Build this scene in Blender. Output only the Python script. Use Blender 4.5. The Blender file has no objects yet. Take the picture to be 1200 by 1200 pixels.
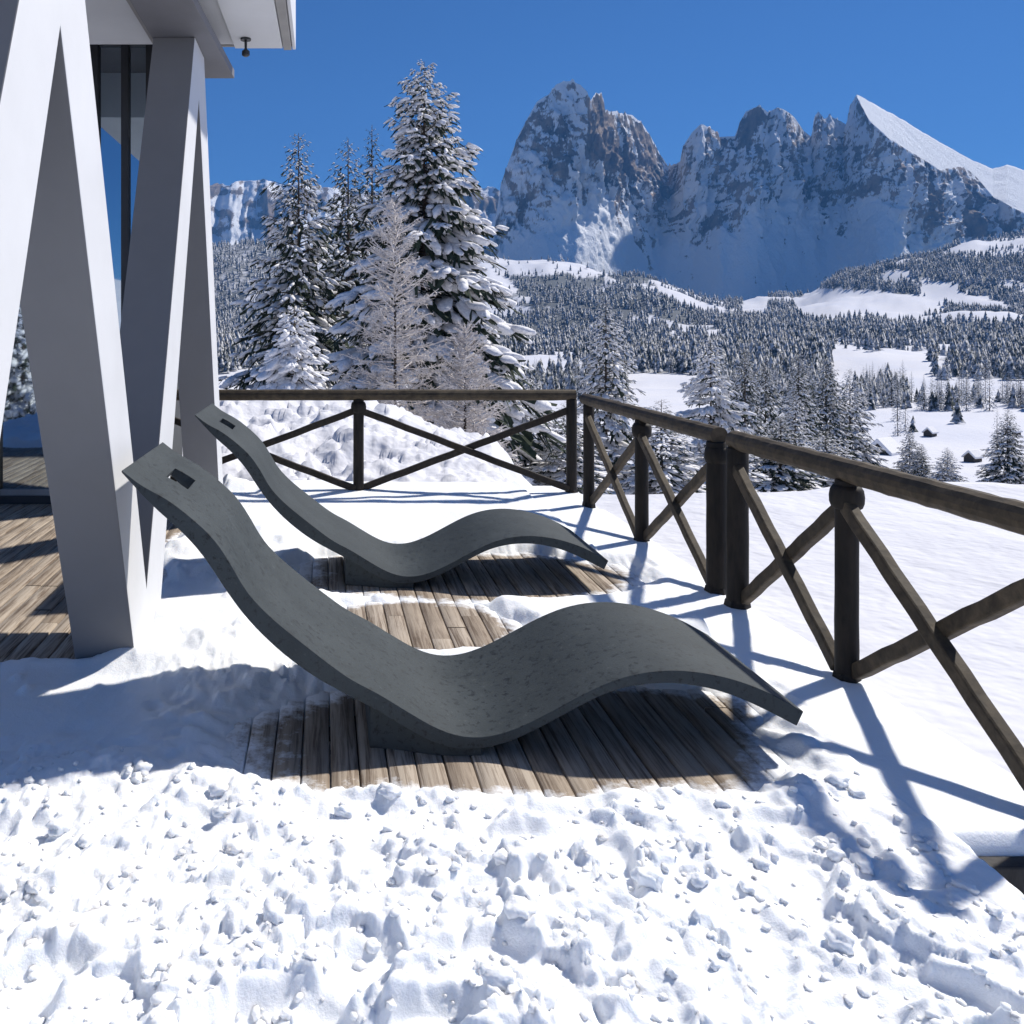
import bpy, bmesh, math, random
import numpy as np
from mathutils import Vector, Matrix

rng = np.random.default_rng(7)
scene = bpy.context.scene
COL = scene.collection
H = 1.4                     # eye height (m)
HAZE = 0.95e-4               # density of the mountain air (per metre)
F = 1000.0                  # focal length in photo pixels (1200 px wide photo)
VX, VY = 382.0, 385.0       # where the straight-ahead direction lands in the photo
R = math.radians

def gx(px, d): return (px - VX) * d / F
def gz(py, d): return H + (VY - py) * d / F

# ------------------------------------------------------------------ noise
def _hash(ix, iy, iz, seed):
    n = (ix.astype(np.int64) * 374761393 + iy.astype(np.int64) * 668265263 +
         iz.astype(np.int64) * 2147483647 + seed * 144665) & 0x7fffffff
    n = ((n ^ (n >> 13)) * 1274126177) & 0x7fffffff
    n = ((n ^ (n >> 15)) * 668265263) & 0x7fffffff
    n = n ^ (n >> 16)
    return (n & 0xffffff) / float(0xffffff)

def vnoise(x, y, z=None, seed=0):
    x = np.asarray(x, float); y = np.asarray(y, float)
    z = np.zeros_like(x) if z is None else np.asarray(z, float)
    ix, iy, iz = np.floor(x), np.floor(y), np.floor(z)
    fx, fy, fz = x - ix, y - iy, z - iz
    u, v, w = [f * f * f * (f * (f * 6 - 15) + 10) for f in (fx, fy, fz)]
    r = 0
    for dx in (0, 1):
        for dy in (0, 1):
            for dz in (0, 1):
                wgt = (u if dx else 1 - u) * (v if dy else 1 - v) * (w if dz else 1 - w)
                r = r + wgt * _hash(ix + dx, iy + dy, iz + dz, seed)
    return r * 2 - 1

def fbm(x, y, z=None, octv=4, seed=0, gain=.5):
    a, s, t = 1.0, 0, 0
    for o in range(octv):
        k = 2.03 ** o
        s = s + a * vnoise(np.asarray(x) * k + o * 17.3, np.asarray(y) * k - o * 9.1,
                           None if z is None else np.asarray(z) * k + o * 3.7, seed + o)
        t += a; a *= gain
    return s / t

def ridged(x, y, z=None, octv=4, seed=0, gain=.5):
    a, s, t = 1.0, 0, 0
    for o in range(octv):
        k = 2.1 ** o
        n = 1 - np.abs(vnoise(np.asarray(x) * k + o * 7.3, np.asarray(y) * k - o * 5.1,
                              None if z is None else np.asarray(z) * k + o * 3.7, seed + o))
        s = s + a * n * n; t += a; a *= gain
    return s / t

def worley(x, y, seed=0):
    """distance to nearest cell point and that cell's random value"""
    ix, iy = np.floor(x), np.floor(y)
    best = np.full(np.shape(x), 9.0); val = np.zeros(np.shape(x))
    zz = np.zeros(np.shape(x))
    for dx in (-1, 0, 1):
        for dy in (-1, 0, 1):
            cx, cy = ix + dx, iy + dy
            px = cx + _hash(cx, cy, zz, seed); py = cy + _hash(cx, cy, zz, seed + 5)
            d = np.hypot(px - x, py - y)
            m = d < best
            best = np.where(m, d, best)
            val = np.where(m, _hash(cx, cy, zz, seed + 11), val)
    return best, val

def churn(x, y, seed=0):
    """trodden, crumbly snow: broken slabs and crumbs with ragged edges, about -.05 .. .09 m"""
    wx = x + .07 * fbm(x * 5, y * 5, octv=4, seed=30 + seed); wy = y + .07 * fbm(x * 5, y * 5, octv=4, seed=31 + seed)
    c = .045 * fbm(wx * 2.3, wy * 2.3, octv=5, seed=10 + seed)
    for k, a, lo, w_, sd in ((3.6, .050, .0, .07, 16), (3.9, -.050, .16, .09, 19), (7.5, .030, .05, .10, 23), (8.2, -.026, .18, .10, 24), (15, .017, .08, .12, 25), (29, .009, .1, .16, 26)):
        n = fbm(wx * k + sd, wy * k, octv=3, seed=sd + seed)
        c = c + a * sstep(lo, lo + w_, n)
    f2, v2 = worley(wx * 9 + .5 * fbm(x * 20, y * 20, octv=2, seed=33 + seed), wy * 9 + .5 * fbm(x * 20, y * 20, octv=2, seed=34 + seed), 13 + seed)
    c = c + .05 * sstep(.55, .95, v2) * sstep(.55, .30, f2)
    c = c + .012 * (ridged(wx * 9, wy * 9, octv=4, seed=17 + seed) - .4) + .006 * fbm(x * 48, y * 48, octv=4, seed=18 + seed)
    return c

def sstep(a, b, x):
    t = np.clip((x - a) / (b - a), 0, 1)
    return t * t * (3 - 2 * t)

# ------------------------------------------------------------------ mesh helpers
def link(name, me, parent=None):
    o = bpy.data.objects.new(name, me)
    COL.objects.link(o)
    if parent is not None: o.parent = parent
    return o

def mesh_np(name, verts, faces, mats, smooth=False, mat_idx=None, attrs=None):
    """faces: list of int arrays (n,k); mats: list of materials"""
    me = bpy.data.meshes.new(name)
    verts = np.asarray(verts, np.float32)
    me.vertices.add(len(verts)); me.vertices.foreach_set('co', verts.ravel())
    loops = np.concatenate([np.asarray(f, np.int32).ravel() for f in faces])
    tot = np.concatenate([np.full(len(f), np.asarray(f).shape[1], np.int32) for f in faces])
    st = np.concatenate([[0], np.cumsum(tot)[:-1]]).astype(np.int32)
    me.loops.add(len(loops)); me.loops.foreach_set('vertex_index', loops)
    me.polygons.add(len(tot)); me.polygons.foreach_set('loop_start', st); me.polygons.foreach_set('loop_total', tot)
    for m in mats: me.materials.append(m)
    if mat_idx is not None: me.polygons.foreach_set('material_index', np.asarray(mat_idx, np.int32))
    if smooth is True: me.polygons.foreach_set('use_smooth', np.ones(len(tot), bool))
    elif smooth is not False: me.polygons.foreach_set('use_smooth', np.asarray(smooth, bool))
    for k, v in (attrs or {}).items():
        a = me.attributes.new(k, 'FLOAT', 'POINT'); a.data.foreach_set('value', np.asarray(v, np.float32))
    me.update(); me.validate()
    return me

def grid_faces(nr, nc, keep=None):
    i = np.arange(nr - 1)[:, None] * nc + np.arange(nc - 1)[None, :]
    f = np.stack([i, i + 1, i + nc + 1, i + nc], -1)
    if keep is not None: f = f[keep]
    return f.reshape(-1, 4)

class MB:
    """collects boxes, prisms, tubes into one bmesh"""
    def __init__(self): self.bm = bmesh.new()
    def box(self, x0, x1, y0, y1, z0, z1):
        v = [self.bm.verts.new(p) for p in [(x0,y0,z0),(x1,y0,z0),(x1,y1,z0),(x0,y1,z0),(x0,y0,z1),(x1,y0,z1),(x1,y1,z1),(x0,y1,z1)]]
        for q in [(3,2,1,0),(4,5,6,7),(0,1,5,4),(1,2,6,5),(2,3,7,6),(3,0,4,7)]:
            self.bm.faces.new([v[i] for i in q])
        return self
    def prism(self, pts, off):
        """pts: planar polygon (3D points); off: extrusion vector"""
        off = Vector(off)
        a = [self.bm.verts.new(p) for p in pts]
        b = [self.bm.verts.new(Vector(p) + off) for p in pts]
        n = len(pts)
        self.bm.faces.new(a); self.bm.faces.new(b[::-1])
        for i in range(n): self.bm.faces.new([a[i], b[i], b[(i+1) % n], a[(i+1) % n]])
        return self
    def tube(self, pts, radii, seg=12, caps=True, jitter=0.0, squash=None, rot=0.0):
        pts = [Vector(p) for p in pts]
        rings = []
        up = Vector((0, 0, 1))
        for i, p in enumerate(pts):
            t = (pts[min(i+1, len(pts)-1)] - pts[max(i-1, 0)]).normalized()
            ref = up if abs(t.z) < .9 else Vector((0, 1, 0))
            s = t.cross(ref).normalized(); q = s.cross(t).normalized()
            r = radii[i] if hasattr(radii, '__len__') else radii
            ring = []
            for k in range(seg):
                a = 2 * math.pi * k / seg + rot
                rr = r * (1 + jitter * (random.random() - .5))
                ring.append(self.bm.verts.new(p + s * math.cos(a) * rr + q * math.sin(a) * rr * (squash or 1)))
            rings.append(ring)
        for a, b in zip(rings, rings[1:]):
            for k in range(seg):
                self.bm.faces.new([a[k], a[(k+1) % seg], b[(k+1) % seg], b[k]])
        if caps:
            self.bm.faces.new(rings[0][::-1]); self.bm.faces.new(rings[-1])
        return self
    def build(self, name, mat, parent=None, bevel=0.0, smooth=False, segs=2):
        bmesh.ops.recalc_face_normals(self.bm, faces=self.bm.faces)
        me = bpy.data.meshes.new(name); self.bm.to_mesh(me); self.bm.free()
        me.materials.append(mat)
        o = link(name, me, parent)
        if smooth:
            for p in me.polygons: p.use_smooth = True
        if bevel:
            m = o.modifiers.new('bevel', 'BEVEL'); m.width = bevel; m.segments = segs; m.limit_method = 'ANGLE'; m.angle_limit = R(40)
        return o

def tag(o, label=None, cat=None, group=None, kind=None):
    if label: o['label'] = label
    if cat: o['category'] = cat
    if group: o['group'] = group
    if kind: o['kind'] = kind
    return o

def empty(name, loc, label, cat, group=None, rz=0.0):
    o = link(name, None); o.location = loc; o.rotation_euler[2] = rz
    o.empty_display_size = .2
    return tag(o, label, cat, group)

# ------------------------------------------------------------------ materials
def new_mat(name):
    m = bpy.data.materials.new(name); m.use_nodes = True
    nt = m.node_tree
    b = nt.nodes['Principled BSDF']
    return m, nt, b

class N:
    """tiny node-graph helper"""
    def __init__(self, nt): self.nt = nt
    def node(self, t, ins=None, **kw):
        n = self.nt.nodes.new(t)
        for k, v in kw.items(): setattr(n, k, v)
        for k, v in (ins or {}).items():
            if hasattr(v, 'is_linked') or hasattr(v, 'links'): self.nt.links.new(v, n.inputs[k])
            else: n.inputs[k].default_value = v
        return n
    def co(self, kind='Object'): return self.node('ShaderNodeTexCoord').outputs[kind]
    def pos(self): return self.node('ShaderNodeNewGeometry').outputs['Position']
    def scale(self, v, s): return self.node('ShaderNodeMapping', {'Vector': v, 'Scale': s}).outputs[0]
    def noise(self, v, sc, det=4, rough=.55, dist=0.0):
        return self.node('ShaderNodeTexNoise', {'Vector': v, 'Scale': sc, 'Detail': det, 'Roughness': rough, 'Distortion': dist}).outputs['Fac']
    def ramp(self, f, stops):
        n = self.node('ShaderNodeValToRGB', {'Fac': f})
        el = n.color_ramp.elements
        while len(el) < len(stops): el.new(.5)
        for e, (p, c) in zip(el, stops):
            e.position = p; e.color = (c, c, c, 1) if not hasattr(c, '__len__') else (*c, 1)
        return n.outputs['Color']
    def mix(self, f, a, b, mode='MIX'):
        n = self.node('ShaderNodeMix', data_type='RGBA', blend_type=mode)
        for idx, v in ((0, f), (6, a), (7, b)):
            if hasattr(v, 'links'): self.nt.links.new(v, n.inputs[idx])
            else: n.inputs[idx].default_value = v if idx == 0 else (*v, 1)
        return n.outputs[2]
    def math(self, op, a, b=0.0):
        n = self.node('ShaderNodeMath', operation=op)
        for i, v in enumerate((a, b)):
            if hasattr(v, 'links'): self.nt.links.new(v, n.inputs[i])
            else: n.inputs[i].default_value = v
        return n.outputs[0]
    def bump(self, h, st, dist=.01):
        return self.node('ShaderNodeBump', {'Height': h, 'Strength': st, 'Distance': dist}).outputs[0]
    def set(self, b, **kw):
        names = {'col': 'Base Color', 'rough': 'Roughness', 'nrm': 'Normal', 'spec': 'Specular IOR Level', 'metal': 'Metallic'}
        for k, v in kw.items():
            s = b.inputs[names[k]]
            if hasattr(v, 'links'): self.nt.links.new(v, s)
            else: s.default_value = (*v, 1) if hasattr(v, '__len__') else v

SNOW = (.86, .875, .90)

def mat_snow():
    m, nt, b = new_mat('snow'); g = N(nt); p = g.pos()
    f = g.noise(p, 55, 5, .65); f2 = g.noise(p, 9, 4)
    h = g.math('ADD', g.math('ADD', g.math('MULTIPLY', f, .6), f2), g.math('MULTIPLY', g.noise(p, 170, 3, .6), .35))
    col = g.mix(g.ramp(g.noise(p, 1.7, 3), [(.35, 0), (.75, 1)]), SNOW, (.80, .83, .87))
    g.set(b, col=col, rough=.65, nrm=g.bump(h, .4, .012), spec=.25)
    b.inputs['Subsurface Weight'].default_value = .6; b.inputs['Subsurface Radius'].default_value = (.8, .9, 1.0); b.inputs['Subsurface Scale'].default_value = .012
    return m

def mat_far_snow():
    m, nt, b = new_mat('hill_snow'); g = N(nt); p = g.pos()
    h = g.noise(p, .35, 6, .6)
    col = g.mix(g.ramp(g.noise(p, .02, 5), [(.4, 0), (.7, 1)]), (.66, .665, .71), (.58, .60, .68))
    wd = g.node('ShaderNodeAttribute', attribute_name='wood_and_darkening').outputs['Fac']
    wn = g.math('ADD', wd, g.math('MULTIPLY', g.math('SUBTRACT', g.noise(p, .06, 5, .65), .5), 1.2))
    col = g.mix(g.ramp(wn, [(.45, 0), (.8, .9)]), col, (.075, .085, .085))
    g.set(b, col=col, rough=.8, nrm=g.bump(h, .5, .6), spec=.1)
    return m

def mat_mountain(name, rock_a, rock_b):
    m, nt, b = new_mat(name); g = N(nt); p = g.pos()
    at = g.node('ShaderNodeAttribute', attribute_name='rock').outputs['Fac']
    n1 = g.noise(g.scale(p, (.035, .035, .016)), 1, 7, .7)
    n2 = g.noise(g.scale(p, (.012, .012, .01)), 1, 4, .6)
    n3 = g.noise(g.scale(p, (.16, .16, .08)), 1, 4, .7)
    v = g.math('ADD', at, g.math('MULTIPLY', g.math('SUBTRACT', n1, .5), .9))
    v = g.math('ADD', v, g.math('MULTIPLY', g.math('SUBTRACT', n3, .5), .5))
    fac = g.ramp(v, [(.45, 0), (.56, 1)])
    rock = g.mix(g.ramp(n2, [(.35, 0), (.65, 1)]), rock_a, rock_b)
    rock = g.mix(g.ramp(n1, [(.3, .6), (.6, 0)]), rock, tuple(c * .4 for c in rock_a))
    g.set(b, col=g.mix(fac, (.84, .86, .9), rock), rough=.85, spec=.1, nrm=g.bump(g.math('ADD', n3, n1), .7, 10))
    return m

def mat_simple(name, col, rough=.6, var=.25, sc=8.0, spec=.4, bump=.1):
    m, nt, b = new_mat(name); g = N(nt); p = g.co()
    f = g.noise(p, sc, 5, .6)
    dark = tuple(c * (1 - var) for c in col); lite = tuple(min(1, c * (1 + var)) for c in col)
    g.set(b, col=g.mix(g.ramp(f, [(.3, 0), (.7, 1)]), dark, lite), rough=rough, spec=spec, nrm=g.bump(f, bump, .01))
    return m

def mat_concrete_dark():
    m, nt, b = new_mat('dark_cast_stone'); g = N(nt); p = g.co()
    f1 = g.noise(p, 4, 5, .6); f2 = g.noise(p, 38, 4, .7); f3 = g.noise(p, 160, 2, .5)
    c = g.mix(g.ramp(f1, [(.3, 0), (.7, 1)]), (.030, .038, .042), (.045, .055, .060))
    c = g.mix(g.ramp(f2, [(.36, 1), (.46, 0)]), c, (.017, .021, .023))
    c = g.mix(g.ramp(f2, [(.6, 0), (.72, .6)]), c, (.078, .090, .094))
    g.set(b, col=c, rough=g.ramp(f2, [(.3, .62), (.7, .8)]), spec=.3, nrm=g.bump(g.math('ADD', f2, g.math('MULTIPLY', f3, .4)), .25, .004))
    return m

def mat_wood_dark(name, a, b2, sc=(1, 1, 1), rough=.7):
    m, nt, b = new_mat(name); g = N(nt); p = g.co()
    f = g.noise(g.scale(p, sc), 6, 6, .65, .4); f2 = g.noise(p, 3, 3)
    c = g.mix(g.ramp(f, [(.35, 0), (.68, 1)]), a, b2)
    c = g.mix(g.ramp(f2, [(.45, 0), (.8, .55)]), c, tuple(x * .45 for x in a))
    g.set(b, col=c, rough=rough, spec=.3, nrm=g.bump(f, .4, .006))
    return m

def mat_deck():
    m, nt, b = new_mat('weathered_deck'); g = N(nt); p = g.pos()
    rnd = g.node('ShaderNodeAttribute', attribute_name='rnd').outputs['Fac']
    dust = g.node('ShaderNodeAttribute', attribute_name='dust').outputs['Fac']
    off = g.node('ShaderNodeCombineXYZ', {0: g.math('MULTIPLY', rnd, 7.0), 1: g.math('MULTIPLY', rnd, 31.0), 2: 0.0}).outputs[0]
    q = g.node('ShaderNodeVectorMath', {0: p, 1: off}, operation='ADD').outputs[0]
    grain = g.noise(g.scale(q, (60, 2.2, 1)), 1, 6, .7, .6)
    blot = g.noise(g.scale(q, (5, 2.5, 1)), 1, 4)
    knot = g.noise(g.scale(q, (9, 3.5, 1)), 1, 2)
    c = g.mix(rnd, (.28, .228, .176), (.41, .352, .288))
    c = g.mix(g.ramp(grain, [(.38, 1), (.56, 0)]), c, (.135, .098, .07))
    c = g.mix(g.ramp(blot, [(.5, 0), (.8, .6)]), c, (.46, .39, .31))
    c = g.mix(g.ramp(knot, [(.70, 0), (.78, .9)]), c, (.09, .058, .035))
    dn = g.math('ADD', dust, g.math('MULTIPLY', g.math('SUBTRACT', g.noise(p, 22, 6, .7), .5), 1.3))
    df = g.ramp(dn, [(.42, 0), (.85, 1)])
    c = g.mix(df, c, (.82, .84, .87))
    g.set(b, col=c, rough=.75, spec=.25, nrm=g.bump(grain, .5, .004))
    return m

def mat_needle():
    m, nt, b = new_mat('spruce_needles'); g = N(nt); p = g.co()
    f = g.noise(p, 3, 4)
    g.set(b, col=g.mix(g.ramp(f, [(.35, 0), (.7, 1)]), (.018, .030, .020), (.055, .072, .05)), rough=.8, spec=.15)
    return m

def mat_tree_snow():
    m, nt, b = new_mat('branch_snow'); g = N(nt); p = g.co()
    f = g.noise(p, 7, 5, .65)
    g.set(b, col=g.mix(g.ramp(f, [(.36, 0), (.6, 1)]), (.66, .66, .69), (.88, .87, .87)), rough=.75, spec=.15, nrm=g.bump(f, .5, .05))
    return m

def mat_forest():
    m, nt, b = new_mat('frosted_forest'); g = N(nt)
    geo = g.node('ShaderNodeNewGeometry'); p = geo.outputs['Position']
    f = g.noise(p, .5, 3, .7); f2 = g.noise(p, .05, 2)
    v = g.math('ADD', f, g.math('MULTIPLY', f2, .35))
    g.set(b, col=g.mix(g.ramp(v, [(.60, 0), (.76, 1)]), (.035, .043, .040), (.62, .62, .64)), rough=.85, spec=.1)
    return m

def mat_glass():
    m, nt, b = new_mat('coated_glass'); g = N(nt); p = g.pos()
    wob = g.bump(g.noise(p, .8, 2), .02, .05)
    gl = g.node('ShaderNodeBsdfGlossy', {'Color': (.62, .72, .80, 1), 'Roughness': .02, 'Normal': wob})
    g.set(b, col=(.012, .018, .024), rough=.1)
    mx = g.node('ShaderNodeMixShader', {0: .72, 1: b.outputs[0], 2: gl.outputs[0]})
    nt.links.new(mx.outputs[0], nt.nodes['Material Output'].inputs['Surface'])
    return m

M = dict(
    snow=mat_snow(), hill=mat_far_snow(), stone=mat_concrete_dark(), deck=mat_deck(),
    needle=mat_needle(), tsnow=mat_tree_snow(), forest=mat_forest(), glass=mat_glass(),
    bark=mat_simple('bark', (.075, .058, .045), .9, .4, 9, .2, .5),
    frost=mat_simple('frosted_twigs', (.66, .62, .60), .85, .35, 9, .15, .3),
    rail=mat_wood_dark('rail_wood', (.036, .027, .017), (.098, .073, .045), (3, 3, 3)),
    post=mat_wood_dark('post_wood', (.008, .0065, .005), (.024, .018, .013), (6, 6, 1.2)),
    white=mat_simple('white_panel', (.62, .63, .65), .55, .05, 2.2, .35, .05),
    soffit=mat_simple('soffit_board', (.52, .50, .49), .7, .08, 3, .2, .05),
    reveal=mat_simple('grey_column_sides', (.185, .185, .190), .6, .06, 2.0, .3, .04),
    metal=mat_simple('dark_frame', (.02, .022, .026), .45, .2, 6, .5, .02),
    grey=mat_simple('grey_trim', (.30, .29, .28), .6, .12, 5, .3, .05),
    strip=mat_simple('grey_soffit', (.17, .17, .185), .6, .1, 3, .3, .04),
    inner=mat_simple('interior_wall', (.08, .085, .09), .8, .1, 3, .2, .02),
    timber=mat_wood_dark('black_timber', (.020, .019, .020), (.05, .047, .046), (5, 5, 1)),
    hut=mat_wood_dark('hut_wood', (.04, .03, .024), (.07, .055, .04), (1, 1, 6)),
    mount=mat_mountain('mountain_rock', (.075, .07, .068), (.42, .325, .25)),
    farm=mat_mountain('range_rock', (.16, .135, .115), (.42, .33, .26)),
)

# ------------------------------------------------------------------ sun, sky, camera
AZ, EL = R(60), R(47)
sdir = Vector((math.sin(AZ) * math.cos(EL), math.cos(AZ) * math.cos(EL), math.sin(EL)))
sl = bpy.data.lights.new('sun', 'SUN'); sl.energy = 3.6; sl.angle = R(2.0); sl.color = (1, .945, .86)
so = link('sun', sl); so.rotation_euler = (-sdir).to_track_quat('-Z', 'Y').to_euler(); so.location = (20, 20, 30)

w = bpy.data.worlds.new('World'); scene.world = w; w.use_nodes = True
nt = w.node_tree; g = N(nt)
sky = nt.nodes.new('ShaderNodeTexSky'); sky.sky_type = 'NISHITA'; sky.sun_disc = False
sky.sun_elevation = EL; sky.sun_rotation = AZ
sky.altitude = 2600; sky.air_density = 1.0; sky.dust_density = 0.0; sky.ozone_density = 5.0
deep = g.mix(1.0, sky.outputs[0], (.30, .53, .75), 'MULTIPLY')      # thin, dry winter air: a deeper blue
nt.links.new(deep, nt.nodes['Background'].inputs[0])
nt.nodes['Background'].inputs[1].default_value = .068

cam = bpy.data.cameras.new('camera'); co = link('camera', cam)
co.location = (0, 0, H); co.rotation_euler = (R(90), 0, 0)
cam.sensor_width = 36; cam.lens = F / 1200 * 36
cam.shift_x = (600 - VX) / 1200; cam.shift_y = (VY - 600) / 1200
cam.clip_start = .05; cam.clip_end = 20000
scene.camera = co
scene.view_settings.view_transform = 'Standard'; scene.view_settings.look = 'None'
scene.view_settings.exposure = .90; scene.view_settings.gamma = 1
scene.cycles.max_bounces = 6; scene.cycles.diffuse_bounces = 5; scene.cycles.glossy_bounces = 3
scene.cycles.transparent_max_bounces = 6
scene.cycles.use_denoising = True

# ------------------------------------------------------------------ terrace: deck and snow
XE = 2.10                      # terrace edge below the side fence
HX, HY = 1.675, 2.275          # stair well: x > HX, y < HY
YB = 7.35                      # terrace end

PATCH = [(.61, 2.955, 1.0, .41, 3.0), (.46, 4.02, .46, .38, 2.2), (.82, 4.86, 1.02, .50, 2.2)]
def patch_d(x, y):
    """<0 inside a cleared patch of deck, growing outward (about metres)"""
    wob = .10 * fbm(x * 3.1, y * 3.1, octv=4, seed=21) + .03 * fbm(x * 14, y * 14, octv=3, seed=22)
    d = np.full(np.shape(x), 9.0)
    for cx, cy, rx, ry, e in PATCH:
        q = (np.abs((x - cx) / rx) ** e + np.abs((y - cy) / ry) ** e) ** (1 / e)
        d = np.minimum(d, (q - 1) * min(rx, ry) * 1.15)
    porch = np.maximum(x + .98 + .05 * np.sin(y * 5), 3.56 - y)      # sheltered boards behind the columns
    return np.minimum(d, porch * 1.0) + wob

_rb = np.random.default_rng(77)
BOOTS = [(_rb.uniform(-.9, 1.55), 1.55 + 1.0 * _rb.random(), _rb.choice([.25, .5, 2.8, 1.6, 1.3]) + _rb.normal(0, .25), _rb.uniform(.022, .05)) for _ in range(34)]
def snow_h(x, y):
    d = patch_d(x, y)
    base = .045 + .022 * fbm(x * .9, y * .9, octv=3, seed=3) + .006 * fbm(x * 5, y * 5, octv=3, seed=4)
    # drifts at the column foot and around the fence
    base += .10 * np.exp(-(((x + .62) / .30) ** 2 + ((y - 3.55) / .22) ** 2)) * (1 + .5 * fbm(x * 6, y * 6, octv=3, seed=6))
    base += .10 * np.exp(-(((x + .35) / .33) ** 2 + ((y - 3.95) / .16) ** 2))
    base += .05 * sstep(.1, .5, fbm(x * 4.2, y * 4.2, octv=3, seed=15)) * sstep(-.1, -.4, x) * sstep(2.8, 3.1, y)
    base += .09 * np.exp(-(((x - 1.72) / .28) ** 2 + ((y - 3.75) / .13) ** 2)) + .05 * np.exp(-(((x - 1.35) / .25) ** 2 + ((y - 3.95) / .2) ** 2))
    base += .05 * np.exp(-(((x - 1.1) / .5) ** 2 + ((y - 6.2) / .2) ** 2)) + .04 * sstep(6.6, 7.3, y)
    base += .004 * fbm(x * 22, y * 22, octv=3, seed=5) * sstep(.6, 1.6, x)
    base += .32 * churn(x * 1.1, y * 1.1, 3) * np.exp(-(((x + .30) / .35) ** 2 + ((y - 3.45) / .35) ** 2))
    # trodden, churned strip in front
    edge = 2.62 + .16 * fbm(x * 1.4, x * 0 + 2.2, octv=3, seed=8) - .13 * sstep(1.0, 1.9, x) + .18 * sstep(.0, -1.0, x)
    ch = sstep(.10, -.12, y - edge + .06 * fbm(x * 5, y * 5, octv=2, seed=9))
    near = sstep(2.7, 1.6, y)
    c = churn(x, y)
    c = c * (.35 + .65 * sstep(HX - .02, HX - .40, x))
    for bx, by, ba, bd in BOOTS:
        m_ = (np.abs(x - bx) < .3) & (np.abs(y - by) < .3)
        if not m_.any(): continue
        dx, dy = x[m_] - bx, y[m_] - by
        u_ = (dx * math.cos(ba) + dy * math.sin(ba)) / .135; v_ = (-dx * math.sin(ba) + dy * math.cos(ba)) / (.052 + .012 * np.clip(u_, -1, 1))
        q_ = np.sqrt(u_ ** 2 + v_ ** 2) + .12 * fbm(x[m_] * 14, y[m_] * 14, octv=2, seed=44)
        s_ = sstep(1.30, .70, q_)
        c[m_] = c[m_] * (1 - .75 * s_) - bd * s_ + .012 * np.exp(-((q_ - 1.35) / .3) ** 2) * (1 - s_)
    h = base + ch * (c * .52 + .012) * (.45 + .55 * near)
    # a few dents in the smooth snow
    for px, py, r, a in [(208, 838, .035, .03), (180, 846, .03, .02), (130, 893, .04, .03), (150, 893, .035, .03), (90, 870, .05, .02), (955, 908, .05, .025), (700, 600, .12, .03)]:
        dd = H * F / (py - VY); xx = gx(px, dd)
        h = h - a * np.exp(-(((x - xx) / r) ** 2 + ((y - dd) / (r * .9)) ** 2))
    # thin out over the cleared boards
    t = sstep(-.08, .09, d)
    h = h + .014 * np.exp(-((d - .10) / .06) ** 2)
    h = h * t - .03 * (1 - t)
    # slab edges
    h = h - .30 * sstep(XE - .015, XE + .03, x)
    inh = sstep(HX - .012, HX + .01, x) * (y < HY - .001)
    h = h - .35 * inh
    over = (x > HX - .02) & (y >= HY - .001)
    h = np.where(over, np.minimum(h, .045) * sstep(HY - .012, HY + .03, y), h)
    return h

xs = np.concatenate([np.linspace(-4.5, -1.6, 40)[:-1], np.linspace(-1.6, XE + .03, 560)])
t = np.linspace(1 / 0.9, 1 / YB, 560); ys = 1 / t
ys = np.concatenate([np.linspace(-3.0, .9, 30)[:-1], ys])
X, Y = np.meshgrid(xs, ys)
Z = snow_h(X, Y)
cx, cy = (X[:-1, :-1] + X[1:, 1:]) / 2, (Y[:-1, :-1] + Y[1:, 1:]) / 2
pd = patch_d(cx, cy)
keep = ~((cx > HX + .006) & (cy < HY - .006)) & (pd > -.16)
sv = np.stack([X, Y, Z], -1).reshape(-1, 3); sf = grid_faces(len(ys), len(xs), keep)

def ico(sub):
    bm = bmesh.new(); bmesh.ops.create_icosphere(bm, subdivisions=sub, radius=1)
    bm.verts.ensure_lookup_table()
    v = np.array([q.co[:] for q in bm.verts]); f = np.array([[q.index for q in p.verts] for p in bm.faces]); bm.free()
    return v, f
ICO1, ICO2, ICO3 = ico(1), ico(2), ico(3)

# loose clods lying on the trodden strip
nv = len(sv); V = [sv]; T = []
NCL = 950
cy_ = 1.5 + 1.25 * rng.random(NCL) ** 1.2; cx_ = -.40 * cy_ - .1 + rng.random(NCL) * (np.minimum(.85 * cy_, HX - .06) + .40 * cy_ + .1)
cz_ = snow_h(cx_, cy_); cp_ = patch_d(cx_, cy_)
for i in range(NCL):
    cv, cf = ICO3 if i < 130 else ICO2
    x, y, z = cx_[i], cy_[i], cz_[i]
    if y > 2.45 and cp_[i] < .1: continue
    r = .008 + .020 * rng.random() ** 2.5 if i < 130 else .003 + .008 * rng.random() ** 2
    o3 = rng.uniform(0, 50, 3)
    dd = 1 + .6 * fbm(cv[:, 0] * 1.9 + o3[0], cv[:, 1] * 1.9 + o3[1], cv[:, 2] * 1.9 + o3[2], 4, 3)
    q = np.sign(cv) * np.abs(cv) ** .8 * dd[:, None] * r * np.array([1.25, 1, .75]) * rng.uniform(.8, 1.25, 3)
    a = rng.uniform(0, 6.28); ca, sa = math.cos(a), math.sin(a)
    q = np.stack([q[:, 0] * ca - q[:, 1] * sa, q[:, 0] * sa + q[:, 1] * ca, q[:, 2]], -1) + [x, y, z + r * .15]
    T.append(cf + nv); V.append(q); nv += len(q)
o = link('terrace_snow', mesh_np('terrace_snow', np.concatenate(V), [sf, np.concatenate(T)], [M['snow']], True))
tag(o, kind='structure')

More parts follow.
